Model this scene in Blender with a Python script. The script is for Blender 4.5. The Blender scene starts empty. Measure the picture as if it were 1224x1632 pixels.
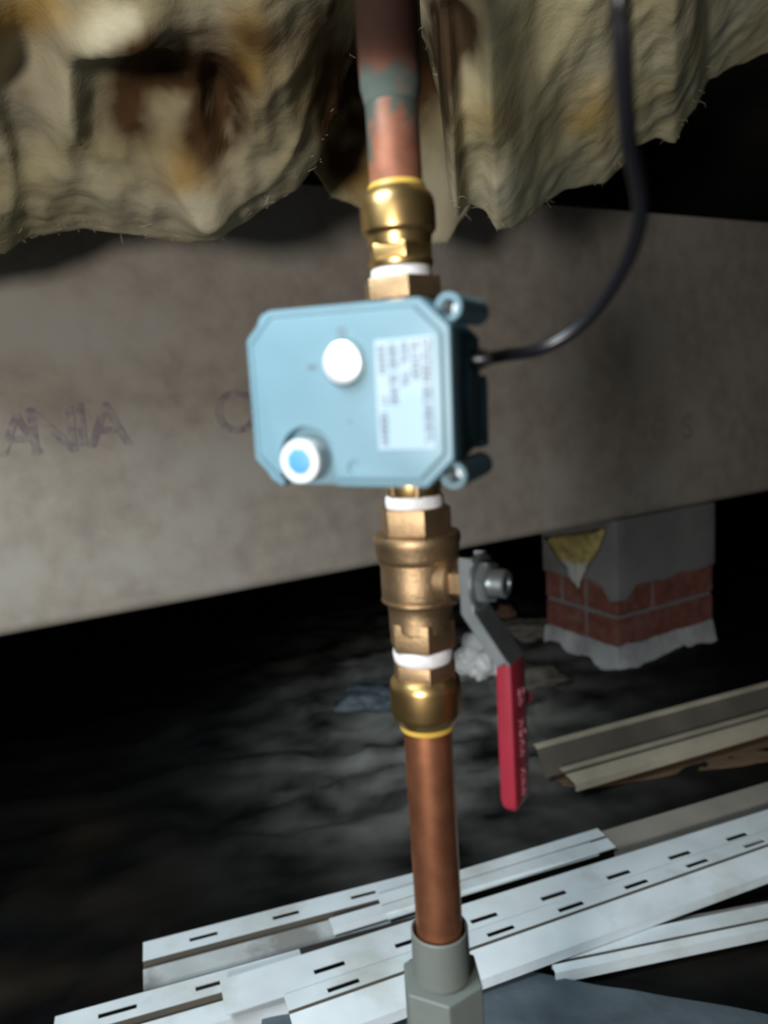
import bpy, bmesh, math, random
from mathutils import Vector, Matrix, noise
random.seed(7)
sc = bpy.context.scene
COL = sc.collection

# ------------------------------------------------------------------ camera, world, light, exposure
H = 0.62
FPX = 1200.0
TH, RH = math.radians(9), math.radians(3.7)
CAM = Vector((0, 0, H))
F = Vector((0, math.cos(TH), -math.sin(TH)))
_r0 = Vector((1, 0, 0)); _u0 = Vector((0, math.sin(TH), math.cos(TH)))
UP = _u0 * math.cos(RH) + _r0 * math.sin(RH)
RT = _r0 * math.cos(RH) - _u0 * math.sin(RH)
cd = bpy.data.cameras.new('camera')
cd.sensor_fit = 'VERTICAL'; cd.sensor_height = 36; cd.lens = FPX * 36 / 1632
cd.clip_start = 0.01; cd.clip_end = 50
cd.dof.use_dof = True
cd.dof.focus_distance = 0.55
cd.dof.aperture_fstop = 5.6
cam = bpy.data.objects.new('camera', cd); COL.objects.link(cam); sc.camera = cam
cam.matrix_world = Matrix(((RT.x, UP.x, -F.x, 0), (RT.y, UP.y, -F.y, 0), (RT.z, UP.z, -F.z, H), (0, 0, 0, 1)))

w = bpy.data.worlds.new('world'); sc.world = w; w.use_nodes = True
w.node_tree.nodes['Background'].inputs[0].default_value = (0.75, 0.88, 1.0, 1)
w.node_tree.nodes['Background'].inputs[1].default_value = 0.07

def area(name, loc, target, size, power, color):
    l = bpy.data.lights.new(name, 'AREA'); l.shape = 'DISK'; l.size = size; l.energy = power; l.color = color
    o = bpy.data.objects.new(name, l); COL.objects.link(o); o.location = loc
    o.rotation_euler = (Vector(target) - Vector(loc)).to_track_quat('-Z', 'Y').to_euler()
    return o
# work lamp behind the viewer's left shoulder
area('work_lamp_light', (-0.30, -0.50, H - 0.02), (0.2, 1.2, 0.5), 0.15, 11.0, (1.0, 0.98, 0.94))
# cool daylight dropping through the access hatch overhead, behind the viewer
area('hatch_daylight', (-0.42, 0.04, H + 0.53), (-0.1, 0.45, 0.0), 0.4, 13.5, (0.78, 0.92, 1.0))
sc.view_settings.view_transform = 'Standard'
sc.view_settings.look = 'None'
sc.view_settings.exposure = 0.0
sc.view_settings.gamma = 1
sc.view_settings.use_curve_mapping = False

# ------------------------------------------------------------------ helpers
def ray(px, py): return F + RT * ((px - 612) / FPX) - UP * ((py - 816) / FPX)
def at_z(px, py, z):
    d = ray(px, py); return CAM + d * ((z - H) / d.z)
def at_y(px, py, Y):
    d = ray(px, py); return CAM + d * (Y / d.y)
def on_plane(px, py, p, n):
    d = ray(px, py); return CAM + d * ((p - CAM).dot(n) / d.dot(n))
def proj(p):
    d = p - CAM; z = d.dot(F)
    return 612 + FPX * d.dot(RT) / z, 816 - FPX * d.dot(UP) / z, z
def fbm(p, o=4): return noise.fractal(p, 1.0, 2.0, o, noise_basis='PERLIN_ORIGINAL')

def tag(o, label=None, cat=None, group=None, kind=None):
    if label: o['label'] = label
    if cat: o['category'] = cat
    if group: o['group'] = group
    if kind: o['kind'] = kind
    return o
def thing(name, label, cat, loc=(0, 0, 0), group=None):
    o = bpy.data.objects.new(name, None); COL.objects.link(o); o.location = loc; o.empty_display_size = 0.02
    return tag(o, label, cat, group)
def obj(name, bm, mat, parent=None, smooth=False, angle=None, mw=None):
    """world-space bmesh -> one object; parents are unrotated empties or objects at their own location"""
    me = bpy.data.meshes.new(name)
    if mw is not None: bm.transform(mw)
    off = Vector((0, 0, 0))
    if parent is not None:
        q = parent
        while q is not None: off += q.location; q = q.parent
        bm.transform(Matrix.Translation(-off))
    bmesh.ops.recalc_face_normals(bm, faces=bm.faces[:])
    bm.to_mesh(me); bm.free()
    me.materials.append(mat)
    if smooth:
        for p in me.polygons: p.use_smooth = True
        if angle is not None: me.set_sharp_from_angle(angle=math.radians(angle))
    o = bpy.data.objects.new(name, me); COL.objects.link(o)
    if parent is not None: o.parent = parent
    return o
def lathe(profile, seg=48, rot=0.0, M=None, cap=True, bm=None):
    """profile of (height, radius) along local z"""
    bm = bm or bmesh.new(); rings = []
    for h, r in profile:
        rings.append([bm.verts.new((r * math.cos(rot + 2 * math.pi * k / seg), r * math.sin(rot + 2 * math.pi * k / seg), h)) for k in range(seg)])
    for a, b in zip(rings, rings[1:]):
        for k in range(seg):
            bm.faces.new((a[k], a[(k + 1) % seg], b[(k + 1) % seg], b[k]))
    if cap:
        bm.faces.new(rings[0][::-1]); bm.faces.new(rings[-1])
    if M is not None: bm.transform(M)
    return bm
def box(bm, c, s, M=None):
    r = bmesh.ops.create_cube(bm, size=1)
    T = Matrix.Translation(c) @ Matrix.Diagonal((s[0], s[1], s[2], 1))
    if M is not None: T = M @ T
    bmesh.ops.transform(bm, matrix=T, verts=r['verts'])
    return r['verts']
def bevel(bm, off, seg=2, ang=30):
    bmesh.ops.remove_doubles(bm, verts=bm.verts[:], dist=1e-7)
    bmesh.ops.recalc_face_normals(bm, faces=bm.faces[:])
    es = [e for e in bm.edges if len(e.link_faces) == 2 and e.calc_face_angle(0) > math.radians(ang)]
    bmesh.ops.bevel(bm, geom=es, offset=off, segments=seg, profile=0.6, affect='EDGES', clamp_overlap=True)
def prism(pts, d0, d1, bm=None, M=None):
    """polygon pts in local (x,z), extruded along local y from d0 to d1"""
    bm = bm or bmesh.new()
    a = [bm.verts.new((x, d0, z)) for x, z in pts]; b = [bm.verts.new((x, d1, z)) for x, z in pts]
    bm.faces.new(a); bm.faces.new(b[::-1])
    n = len(pts)
    for k in range(n): bm.faces.new((a[k], b[k], b[(k + 1) % n], a[(k + 1) % n]))
    if M is not None: bm.transform(M)
    return bm
def tube(pts, r, seg=12, bm=None):
    """smooth tube along a Catmull-Rom line"""
    bm = bm or bmesh.new(); P = []
    q = [pts[0] * 2 - pts[1]] + pts + [pts[-1] * 2 - pts[-2]]
    for i in range(1, len(q) - 2):
        for s in range(10):
            t = s / 10
            P.append(0.5 * ((2 * q[i]) + (q[i + 1] - q[i - 1]) * t + (2 * q[i - 1] - 5 * q[i] + 4 * q[i + 1] - q[i + 2]) * t * t + (3 * q[i] - q[i - 1] - 3 * q[i + 1] + q[i + 2]) * t ** 3))
    P.append(pts[-1]); prev = None; nrm = Vector((0, 1, 0))
    for i, p in enumerate(P):
        t = (P[min(i + 1, len(P) - 1)] - P[max(i - 1, 0)]).normalized()
        nrm = (nrm - t * nrm.dot(t)).normalized(); bn = t.cross(nrm)
        ring = [bm.verts.new(p + (nrm * math.cos(2 * math.pi * k / seg) + bn * math.sin(2 * math.pi * k / seg)) * r) for k in range(seg)]
        if prev:
            for k in range(seg): bm.faces.new((prev[k], prev[(k + 1) % seg], ring[(k + 1) % seg], ring[k]))
        else: bm.faces.new(ring[::-1])
        prev = ring
    bm.faces.new(prev)
    return bm
def text_bm(s, size, depth, align='CENTER'):
    cu = bpy.data.curves.new('txt', 'FONT'); cu.body = s; cu.size = size; cu.extrude = depth; cu.align_x = align; cu.align_y = 'CENTER'; cu.offset = 0.012 * size
    o = bpy.data.objects.new('txt', cu); COL.objects.link(o)
    bpy.context.view_layer.update()
    me = bpy.data.meshes.new_from_object(o.evaluated_get(bpy.context.evaluated_depsgraph_get()))
    bm = bmesh.new(); bm.from_mesh(me)
    bpy.data.objects.remove(o); bpy.data.curves.remove(cu); bpy.data.meshes.remove(me)
    return bm
def cut(o, bms):
    """boolean-difference the object with closed cutters given in its own coordinates"""
    for b in bms:
        me = bpy.data.meshes.new('c'); bmesh.ops.recalc_face_normals(b, faces=b.faces[:]); b.to_mesh(me); b.free()
        c = bpy.data.objects.new('c', me); COL.objects.link(c); c.matrix_world = o.matrix_world
        m = o.modifiers.new('b', 'BOOLEAN'); m.operation = 'DIFFERENCE'; m.solver = 'EXACT'; m.object = c
        bpy.context.view_layer.update()
        c.matrix_world = o.matrix_world.copy(); bpy.context.view_layer.update()
        new = bpy.data.meshes.new_from_object(o.evaluated_get(bpy.context.evaluated_depsgraph_get()))
        o.modifiers.clear(); o.data = new
        bpy.data.objects.remove(c)

# ------------------------------------------------------------------ materials
def mat(name, color, rough=0.5, metal=0.0, var=0.0, vscale=30, color2=None, c2scale=8, c2lo=0.5, c2hi=0.65, bump=0.0, bscale=200, spec=0.5, stretch=None, coat=0.0, trans=0.0, attr=None, detail=6):
    m = bpy.data.materials.new(name); m.use_nodes = True; nt = m.node_tree; N = nt.nodes; L = nt.links
    b = N['Principled BSDF']; b.inputs['Roughness'].default_value = rough; b.inputs['Metallic'].default_value = metal
    b.inputs['Specular IOR Level'].default_value = spec; b.inputs['Coat Weight'].default_value = coat
    b.inputs['Transmission Weight'].default_value = trans
    geo = N.new('ShaderNodeNewGeometry'); mp = N.new('ShaderNodeMapping'); L.new(geo.outputs['Position'], mp.inputs['Vector'])
    if stretch: mp.inputs['Scale'].default_value = stretch
    def nz(s, d=detail, r=0.55):
        n = N.new('ShaderNodeTexNoise'); n.inputs['Scale'].default_value = s; n.inputs['Detail'].default_value = d; n.inputs['Roughness'].default_value = r
        L.new(mp.outputs[0], n.inputs['Vector']); return n.outputs['Fac']
    def mix(f, a, c, mode='MIX'):
        x = N.new('ShaderNodeMix'); x.data_type = 'RGBA'; x.blend_type = mode
        for sock, v in ((x.inputs[0], f), (x.inputs[6], a), (x.inputs[7], c)):
            if isinstance(v, bpy.types.NodeSocket): L.new(v, sock)
            else: sock.default_value = v if isinstance(v, float) else (*v, 1)
        return x.outputs[2]
    col = None; base = tuple(color)
    if var:
        d = tuple(max(0, c * (1 - var)) for c in color); l = tuple(min(1, c * (1 + var)) for c in color)
        r = N.new('ShaderNodeMapRange'); r.inputs[1].default_value = 0.3; r.inputs[2].default_value = 0.7; L.new(nz(vscale), r.inputs[0])
        col = mix(r.outputs[0], d, l)
    if color2 is not None:
        r = N.new('ShaderNodeMapRange'); r.inputs[1].default_value = c2lo; r.inputs[2].default_value = c2hi; L.new(nz(c2scale), r.inputs[0])
        col = mix(r.outputs[0], col if col is not None else base, color2)
    if attr:
        for an, ac in attr:
            a = N.new('ShaderNodeAttribute'); a.attribute_name = an
            col = mix(a.outputs['Fac'], col if col is not None else base, ac)
    if col is not None: L.new(col, b.inputs['Base Color'])
    else: b.inputs['Base Color'].default_value = (*base, 1)
    if bump:
        bp = N.new('ShaderNodeBump'); bp.inputs['Strength'].default_value = 1.0; bp.inputs['Distance'].default_value = bump
        L.new(nz(bscale), bp.inputs['Height']); L.new(bp.outputs[0], b.inputs['Normal'])
    return m
M_BEAM = mat('beam_surface', (0.38, 0.325, 0.27), 0.85, var=0.15, vscale=25, color2=(0.43, 0.39, 0.34), c2scale=6, bump=0.0006, bscale=350, spec=0.3, detail=10)
M_GROUND = mat('black_sheeting', (0.0025, 0.0025, 0.003), 0.55, var=0.4, vscale=20, bump=0.001, bscale=60, spec=0.15, attr=[('dust', (0.28, 0.28, 0.255)), ('earth', (0.018, 0.0145, 0.0095))])
M_DARK = mat('dark_timber', (0.05, 0.04, 0.032), 0.85, var=0.4, vscale=8, stretch=(1, 6, 6))
M_INS = mat('fibreglass', (0.36, 0.305, 0.175), 1.0, var=0.14, vscale=14, color2=(0.42, 0.37, 0.26), c2scale=9, c2lo=0.45, c2hi=0.7, bump=0.003, bscale=30, spec=0.05, detail=9,
            attr=[('amber', (0.42, 0.26, 0.08)), ('pale', (0.50, 0.435, 0.30)), ('stain_shade', (0.07, 0.036, 0.016))])
M_INS2 = mat('fibreglass_clean', (0.60, 0.52, 0.31), 1.0, var=0.10, vscale=12, color2=(0.56, 0.52, 0.38), c2scale=9, c2lo=0.45, c2hi=0.7, bump=0.003, bscale=30, spec=0.05, detail=9,
            attr=[('amber', (0.58, 0.40, 0.15)), ('pale', (0.66, 0.62, 0.48)), ('stain_shade', (0.07, 0.045, 0.025))])
M_FIB = mat('loose_fibre', (0.46, 0.40, 0.27), 1.0, spec=0.1)
M_INSY = mat('yellow_fibreglass', (0.42, 0.34, 0.13), 1.0, var=0.35, vscale=60, bump=0.004, bscale=90, spec=0.05, attr=[('pale', (0.5, 0.5, 0.45))])
M_COP = mat('copper', (0.62, 0.25, 0.13), 0.38, 0.93, var=0.22, vscale=60, color2=(0.40, 0.15, 0.08), c2scale=45, c2lo=0.45, c2hi=0.75)
M_COPT = mat('copper_tarnished', (0.25, 0.10, 0.06), 0.45, 0.35, spec=0.2, var=0.3, vscale=70, attr=[('verdigris', (0.05, 0.085, 0.075)), ('dark_top', (0.016, 0.006, 0.004))])
M_SOCK = mat('dark_copper', (0.20, 0.08, 0.05), 0.9, 0.0, spec=0.03, var=0.3, vscale=70, attr=[('verdigris', (0.05, 0.085, 0.075)), ('dark_top', (0.008, 0.004, 0.003))])
M_BRASS = mat('brass', (0.50, 0.325, 0.13), 0.33, 0.97, var=0.15, vscale=80)
M_BRASSD = mat('cast_brass', (0.32, 0.215, 0.12), 0.42, 0.93, var=0.25, vscale=70, bump=0.0003, bscale=900)
M_YRING = mat('yellow_collar', (0.50, 0.32, 0.05), 0.45)
M_TAPE = mat('ptfe_tape', (0.60, 0.59, 0.60), 0.55, var=0.08, vscale=300, bump=0.0003, bscale=700)
M_BLUE = mat('blue_plastic', (0.115, 0.205, 0.25), 0.42, var=0.05, vscale=40, spec=0.5)
M_BLUE_SHADE = mat('blue_plastic_shaded', (0.04, 0.12, 0.15), 0.45)  # same blue plastic, darkened to paint in its unlit side
M_LABEL = mat('label_film', (0.37, 0.43, 0.47), 0.35, color2=(0.24, 0.33, 0.40), c2scale=22, c2lo=0.45, c2hi=0.6)
M_INK = mat('grey_ink', (0.10, 0.11, 0.13), 0.6)
M_SILV = mat('silver_cap', (0.95, 0.96, 0.97), 0.38, 0.55)
M_WHITE = mat('white_plastic', (0.60, 0.61, 0.61), 0.4)
M_STICK = mat('blue_sticker', (0.06, 0.22, 0.44), 0.5, color2=(0.12, 0.32, 0.55), c2scale=160, c2lo=0.5, c2hi=0.6)
M_STEEL = mat('zinc_steel', (0.42, 0.46, 0.48), 0.36, 0.92, var=0.15, vscale=90)
M_RED = mat('red_vinyl', (0.20, 0.014, 0.026), 0.38, var=0.1, vscale=60)
M_PINK = mat('worn_embossing', (0.24, 0.07, 0.09), 0.6)
M_BLACK = mat('black_cable', (0.006, 0.006, 0.008), 0.33, spec=0.35)
M_GREY = mat('grey_pvc', (0.115, 0.128, 0.116), 0.5, var=0.06, vscale=50)
M_TRIM = mat('white_trim', (0.76, 0.83, 0.86), 0.5, var=0.10, vscale=14, color2=(0.52, 0.52, 0.48), c2scale=9, c2lo=0.52, c2hi=0.75)
M_TRIMC = mat('cream_trim', (0.50, 0.44, 0.33), 0.6, var=0.2, vscale=12)
M_TAUPE = mat('taupe_trim', (0.33, 0.30, 0.26), 0.6, var=0.15, vscale=12)
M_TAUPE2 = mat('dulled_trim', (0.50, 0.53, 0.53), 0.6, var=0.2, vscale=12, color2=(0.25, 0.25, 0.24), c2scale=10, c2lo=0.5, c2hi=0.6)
M_WEB = mat('groove_shade_dusty_grey', (0.11, 0.095, 0.075), 0.75, var=0.2, vscale=12)  # paints the shade of trim grooves and the rail web; also dusty rubble
M_BRICK = mat('red_brick', (0.19, 0.062, 0.043), 0.9, var=0.35, vscale=40, color2=(0.22, 0.10, 0.08), c2scale=25, bump=0.002, bscale=120)
M_MORT = mat('grey_render', (0.21, 0.198, 0.195), 0.95, var=0.12, vscale=12, bump=0.001, bscale=80)
M_PALEM = mat('pale_mortar', (0.42, 0.42, 0.42), 0.95, var=0.25, vscale=14, bump=0.003, bscale=50)
M_SHEET = mat('grey_membrane', (0.085, 0.11, 0.13), 0.6, var=0.3, vscale=12, bump=0.002, bscale=40)
M_SCRAP = mat('white_scrap', (0.85, 0.86, 0.84), 0.7, var=0.2, vscale=30, bump=0.002, bscale=60)
M_TAN = mat('tan_timber', (0.17, 0.105, 0.06), 0.85, var=0.3, vscale=25, stretch=(1, 5, 5), bump=0.001, bscale=60)
M_MARK = mat('faded_purple_ink', (0.24, 0.19, 0.20), 0.85, color2=(0.36, 0.31, 0.26), c2scale=60, c2lo=0.4, c2hi=0.6)
M_MARKD = mat('faded_dark_ink', (0.30, 0.27, 0.25), 0.85, color2=(0.35, 0.3, 0.25), c2scale=60, c2lo=0.45, c2hi=0.6)

def attr_set(o, name, fn):
    me = o.data; a = me.attributes.new(name, 'FLOAT', 'POINT')
    for i, v in enumerate(me.vertices): a.data[i].value = fn(v.co)

# ------------------------------------------------------------------ ground
Z0 = -0.06
A1 = math.radians(20); uX = Vector((math.cos(A1), math.sin(A1), 0)); uY = Vector((-math.sin(A1), math.cos(A1), 0))
def ground_h(x, y):
    p = Vector((x, y, 0))
    a = p.dot(uX); b = p.dot(uY)
    r1 = 1 - abs(noise.noise(Vector((a * 3, b * 9, 1.3)))) * 2
    r2 = 1 - abs(noise.noise(Vector((a * 9 + 5, b * 22, 7.3)))) * 2
    r3 = fbm(Vector((x * 4, y * 4, 3)), 3)
    am = 1.0
    if -0.7 < x < 1.1 and b < 1.05 and b > 0.3: am = 0.35      # trodden flat where the trims lie
    return Z0 + am * (0.016 * r1 ** 3 + 0.007 * r2 ** 2 + 0.012 * r3) + 0.0 - 0.008
bm = bmesh.new(); nx, ny = 300, 300; g = []
for j in range(ny + 1):
    t = j / ny; y = -1.6 + 7.2 * (0.55 * t + 0.45 * t * t * t) if False else -1.0 + 2.0 * min(1, t / 0.3) * 0.7 + max(0, (t - 0.3) / 0.7) ** 1.6 * 5.2
    row = []
    for i in range(nx + 1):
        s = i / nx * 2 - 1; x = 0.2 + (0.75 * s + 2.6 * s ** 3)
        row.append(bm.verts.new((x, y, ground_h(x, y))))
    g.append(row)
for j in range(ny):
    for i in range(nx): bm.faces.new((g[j][i], g[j][i + 1], g[j + 1][i + 1], g[j + 1][i]))
ground = obj('floor', bm, M_GROUND, smooth=True)
tag(ground, 'crumpled black plastic sheeting over the crawl space ground', kind='structure')
def gauss(p, c, s): return math.exp(-((p.x - c[0]) ** 2 / (2 * s[0] ** 2) + (p.y - c[1]) ** 2 / (2 * s[1] ** 2)))
dC = at_z(700, 1090, Z0); dC2 = at_z(600, 1220, Z0); dC3 = at_z(60, 1600, Z0)
def dustf(c):
    n = fbm(Vector((c.x * 9, c.y * 14, 5)), 4) * 0.5 + 0.5
    return min(1, max(0, (gauss(c, dC, (0.21, 0.34)) + 0.35 * gauss(c, dC2, (0.12, 0.15))) * (n * 1.9 - 0.2)))
attr_set(ground, 'dust', dustf)
attr_set(ground, 'earth', lambda c: min(1, max(0, (gauss(c, dC3, (0.13, 0.12)) + 0.7 * gauss(c, at_z(100, 1350, Z0), (0.12, 0.12)) + 0.8 * gauss(c, at_z(1150, 1520, Z0), (0.12, 0.06))) * (fbm(Vector((c.x * 7, c.y * 7, 9)), 3) * 1.3 + 0.4))))

# ------------------------------------------------------------------ far wall and ceiling
bm = bmesh.new(); box(bm, (0.5, 5.2, 0.6), (9, 0.1, 1.6)); tag(obj('wall_back', bm, M_DARK), 'dark far wall of the crawl space', kind='structure')
for nm_, x_ in (('wall_left', -3.3), ('wall_right', 4.3)):
    bm = bmesh.new(); box(bm, (x_, 2.3, 0.6), (0.1, 5.8, 1.6)); tag(obj(nm_, bm, M_DARK), 'dark side wall of the crawl space', kind='structure')
bm = bmesh.new(); box(bm, (0.5, 2.1, H + 0.62), (9, 6.3, 0.03)); tag(obj('ceiling', bm, M_DARK), 'dark timber subfloor overhead', kind='structure')

# ------------------------------------------------------------------ big beam
ZB = 0.295
b0 = at_z(0, 1020, ZB); b1 = at_z(1224, 785, ZB)
bd = (b1 - b0); bd.z = 0; bd.normalize(); bn = Vector((-bd.y, bd.x, 0))
def beam_M(o): return Matrix(((bd.x, bn.x, 0, o.x), (bd.y, bn.y, 0, o.y), (bd.z, bn.z, 1, o.z), (0, 0, 0, 1)))
BH = 0.68
pts = []
R = 0.022
for k in range(7):
    a = math.pi / 2 * k / 6; pts.append((R - R * math.sin(a), R - R * math.cos(a)))   # rounded lower edge
pts += [(0, BH), (0.12, BH), (0.12, 0)]
bm = bmesh.new(); x0, x1 = -1.2, 4.2; n = 40; rings = []
for i in range(n + 1):
    x = x0 + (x1 - x0) * i / n; rings.append([bm.verts.new((x, y + 0.0004 * noise.noise(Vector((x * 6, z * 8, 0))), z + 0.001 * noise.noise(Vector((x * 5, 3, 0))))) for y, z in pts])
for a, b in zip(rings, rings[1:]):
    for k in range(len(pts)): bm.faces.new((a[k], b[k], b[(k + 1) % len(pts)], a[(k + 1) % len(pts)]))
bm.faces.new(rings[0]); bm.faces.new(rings[-1][::-1])
MB = beam_M(Vector((b0.x, b0.y, ZB)))
beam = obj('floor_beam', bm, M_BEAM, smooth=True, angle=40, mw=MB)
tag(beam, 'large weathered grey-brown floor beam crossing behind the valves', 'beam', kind='structure')
def on_beam(px, py): return on_plane(px, py, b0, bn)
def beam_text(s, px, py, hpx, name, m, slant=0.0, spread=1.0):
    p = on_beam(px, py); z = proj(p)[2]; size = hpx * 1.15 * z / FPX / 0.7
    b = text_bm(s, size, 0.0004)
    b.transform(Matrix(((spread, 0, 0, 0), (0, 0, 1, 0), (0, 1, 0, 0), (0, 0, 0, 1))))
    T = Matrix(((bd.x, bn.x, 0, p.x), (bd.y, bn.y, 0, p.y), (0, 0, 1, p.z), (0, 0, 0, 1)))
    b.transform(T); b.transform(Matrix.Translation(-bn * 0.0011))
    o = obj(name, b, m, beam); return o
o = beam_text('A', 30, 695, 56, 'stamped_letter', M_MARK); o['label'] = 'faint purple stamped letter A'
o = beam_text('N', 84, 690, 64, 'stamped_letter', M_MARK); o['label'] = 'faint purple stamped letter N'
o = beam_text('I', 130, 680, 60, 'stamped_letter', M_MARK); o['label'] = 'faint purple stamped letter I'
o = beam_text('A', 172, 680, 60, 'stamped_letter', M_MARK); o['label'] = 'second faint purple stamped letter A'
o = beam_text('O', 378, 660, 58, 'stamped_letter', M_MARK); o['label'] = 'faint purple stamped letter O'
for s, x, y in (('C', 1050, 686), ('S', 1095, 682)): beam_text(s, x, y, 34, 'stamped_letter', M_MARKD)

# small joist glimpsed over the beam at upper right
bm = bmesh.new(); box(bm, (0, 0, 0), (0.05, 3.2, 0.17)); bm.transform(Matrix.Rotation(math.radians(-38), 4, 'Z')); 
tag(obj('floor_joist', bm, M_DARK, mw=Matrix.Translation((1.75, 2.6, H + 0.50))), 'dark timber floor joist in the shadow above the beam', 'joist', kind='structure')

# ------------------------------------------------------------------ brick pier
cz = 0.0
c_corner = at_z(985, 1000, 0.10); dirc = Vector((c_corner.x, c_corner.y, 0)).normalized()
t = ((b0 + bn * 0.008).dot(bn) - 0) / dirc.dot(bn); cor = dirc * t; cor.z = 0
def hit(px, py, z, o, d):
    """where the vertical plane through the camera and a pixel meets the line o + s d; returns s"""
    q = at_z(px, py, z); n = Vector((q.y, -q.x, 0)); return -o.dot(n) / d.dot(n)
LR = hit(1136, 930, 0.12, cor, bd); LL = hit(870, 950, 0.12, cor, bn)
ZB0 = -0.085
pier = thing('brick_pier', 'brick pier with grey render and two bare red courses under the beam', 'pier', (cor.x, cor.y, ZB0))
MP = Matrix(((bd.x, bn.x, 0, cor.x), (bd.y, bn.y, 0, cor.y), (0, 0, 1, 0), (0, 0, 0, 1)))
zc0 = at_y(985, 1036, cor.y).z; zc1 = at_y(985, 986, cor.y).z; zc2 = at_y(985, 935, cor.y).z
def rbox(x0, x1, y0, y1, z0, z1, bev=0.003, sub=0, amp=0.0, seed=0):
    b = bmesh.new(); box(b, ((x0 + x1) / 2, (y0 + y1) / 2, (z0 + z1) / 2), (x1 - x0, y1 - y0, z1 - z0))
    if bev: bevel(b, bev, 2)
    if sub:
        bmesh.ops.subdivide_edges(b, edges=b.edges[:], cuts=sub, use_grid_fill=True)
        for v in b.verts: v.co += Vector((fbm(v.co * 14 + Vector((seed, 0, 0)), 3), fbm(v.co * 14 + Vector((0, seed, 5)), 3), fbm(v.co * 14 + Vector((9, 0, seed)), 3))) * amp
    return b
mj = 0.010
obj('mortar_core', rbox(0.004, LR - 0.004, 0.004, LL - 0.004, ZB0 + 0.02, zc2 - 0.002, 0.0), M_MORT, pier, mw=MP)
def brick(x0, x1, y0, y1, z0, z1, s):
    b = rbox(x0, x1, y0, y1, z0, z1, 0.004)
    for v in b.verts: v.co += Vector((noise.noise(v.co * 40 + Vector((s, 0, 0))), noise.noise(v.co * 40 + Vector((0, s, 0))), noise.noise(v.co * 40 + Vector((0, 0, s))))) * 0.002
    obj('brick', b, M_BRICK, pier, mw=MP)
wb = 0.1
# lower course: long stretcher on the right face, stretcher + header joint on the left face
brick(0, LR, 0, wb, zc0 + 0.004, zc1 - mj / 2, 1); brick(0, wb, wb + mj, LL, zc0 + 0.004, zc1 - mj / 2, 2)
brick(wb + mj, LR, wb + mj, LL, zc0 + 0.004, zc1 - mj / 2, 3)
# upper course
brick(0, LR * 0.33, 0, LL * 0.40, zc1 + mj / 2, zc2, 4); brick(LR * 0.33 + mj, LR, 0, wb, zc1 + mj / 2, zc2, 5)
brick(0, wb, LL * 0.40 + mj, LL * 0.74, zc1 + mj / 2, zc2, 6); brick(0, wb, LL * 0.74 + mj, LL, zc1 + mj / 2, zc2, 7)
brick(wb + mj, LR, wb + mj, LL, zc1 + mj / 2, zc2, 8)
# render on the upper part, its lower edge ragged
b = rbox(-0.004, LR + 0.003, -0.004, LL + 0.004, zc2 - 0.006, ZB, 0.003)
bmesh.ops.subdivide_edges(b, edges=b.edges[:], cuts=10, use_grid_fill=True)
for v in b.verts:
    if v.co.z < zc2 + 0.02: v.co.z += 0.016 * noise.noise(Vector((v.co.x * 16, v.co.y * 16, 2))) - (0.03 if (abs(v.co.x) < 0.035 and abs(v.co.y) < 0.035) else 0)
    v.co += Vector((0, 1, 0)) * 0.0015 * noise.noise(v.co * 20)
obj('render_coat', b, M_MORT, pier, smooth=True, angle=50, mw=MP)
# pale mortar haunch at its foot
b = bmesh.new(); prof = [(zc0 + 0.006, 0.003), (zc0 - 0.02, 0.006), (zc0 - 0.045, 0.014), (ZB0, 0.075)]
rings = []
path = []
for k in range(13): path.append((LR * (1 - k / 12), 0, 0, -1))
for k in range(1, 12): path.append((0, LL * k / 11, -1, 0))
for (x, y, nx_, ny_) in path:
    if x == 0 and y == 0: nx_, ny_ = -0.8, -0.8
    rings.append([b.verts.new((x + nx_ * (r + 0.01 * noise.noise(Vector((x * 20, y * 20, z * 20)))), y + ny_ * (r + 0.01 * noise.noise(Vector((x * 22, y * 20, z * 20 + 4)))), z + 0.008 * noise.noise(Vector((x * 18, y * 18, z))))) for z, r in prof] + [b.verts.new((max(x, 0.02), max(y, 0.02), ZB0)), b.verts.new((max(x, 0.02), max(y, 0.02), zc0 + 0.004))])
for a, c in zip(rings, rings[1:]):
    for k in range(6): b.faces.new((a[k], c[k], c[(k + 1) % 6], a[(k + 1) % 6]))
b.faces.new(rings[0]); b.faces.new(rings[-1][::-1])
o = obj('mortar_haunch', b, M_PALEM, pier, smooth=True, angle=60, mw=MP); o['label'] = 'pale mortar smeared round the foot of the pier'

# yellow insulation scrap stuck on the pier
def fluff(name, pxs, Yf, mt, thick, label, cat, seed=0, parent=None, pale=None):
    """lumpy tuft whose outline runs through pixel points lying on the surface given by Yf"""
    P = [Yf(px, py) for px, py in pxs]; c = sum(P, Vector()) / len(P)
    view = (c - CAM).normalized(); b = bmesh.new(); n = len(P); K = 7; rings = []
    for side in (-1, 1):
        prev = None
        for k in range(K + 1):
            t = k / K; ring = []
            for p in P:
                for s in range(4):
                    q = p.lerp(P[(P.index(p) + 1) % n], s / 4)
                    v = c.lerp(q, t) ; v = v + view * side * thick * math.sqrt(max(0, 1 - t * t)) 
                    v += Vector((fbm(v * 40 + Vector((seed, 0, 0)), 3), fbm(v * 40 + Vector((0, seed, 0)), 3), fbm(v * 40 + Vector((0, 0, seed)), 3))) * thick * 0.5 * (1 if t < 0.99 else 0.4)
                    ring.append(b.verts.new(v))
            if prev:
                for i in range(len(ring)): 
                    f = (prev[i], prev[(i + 1) % len(ring)], ring[(i + 1) % len(ring)], ring[i])
                    b.faces.new(f)
            prev = ring
    bmesh.ops.remove_doubles(b, verts=b.verts[:], dist=1e-5)
    return tag(obj(name, b, mt, smooth=True), label, cat)
pierL = MP @ Vector((0, LL * 0.5, 0.2))
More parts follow.
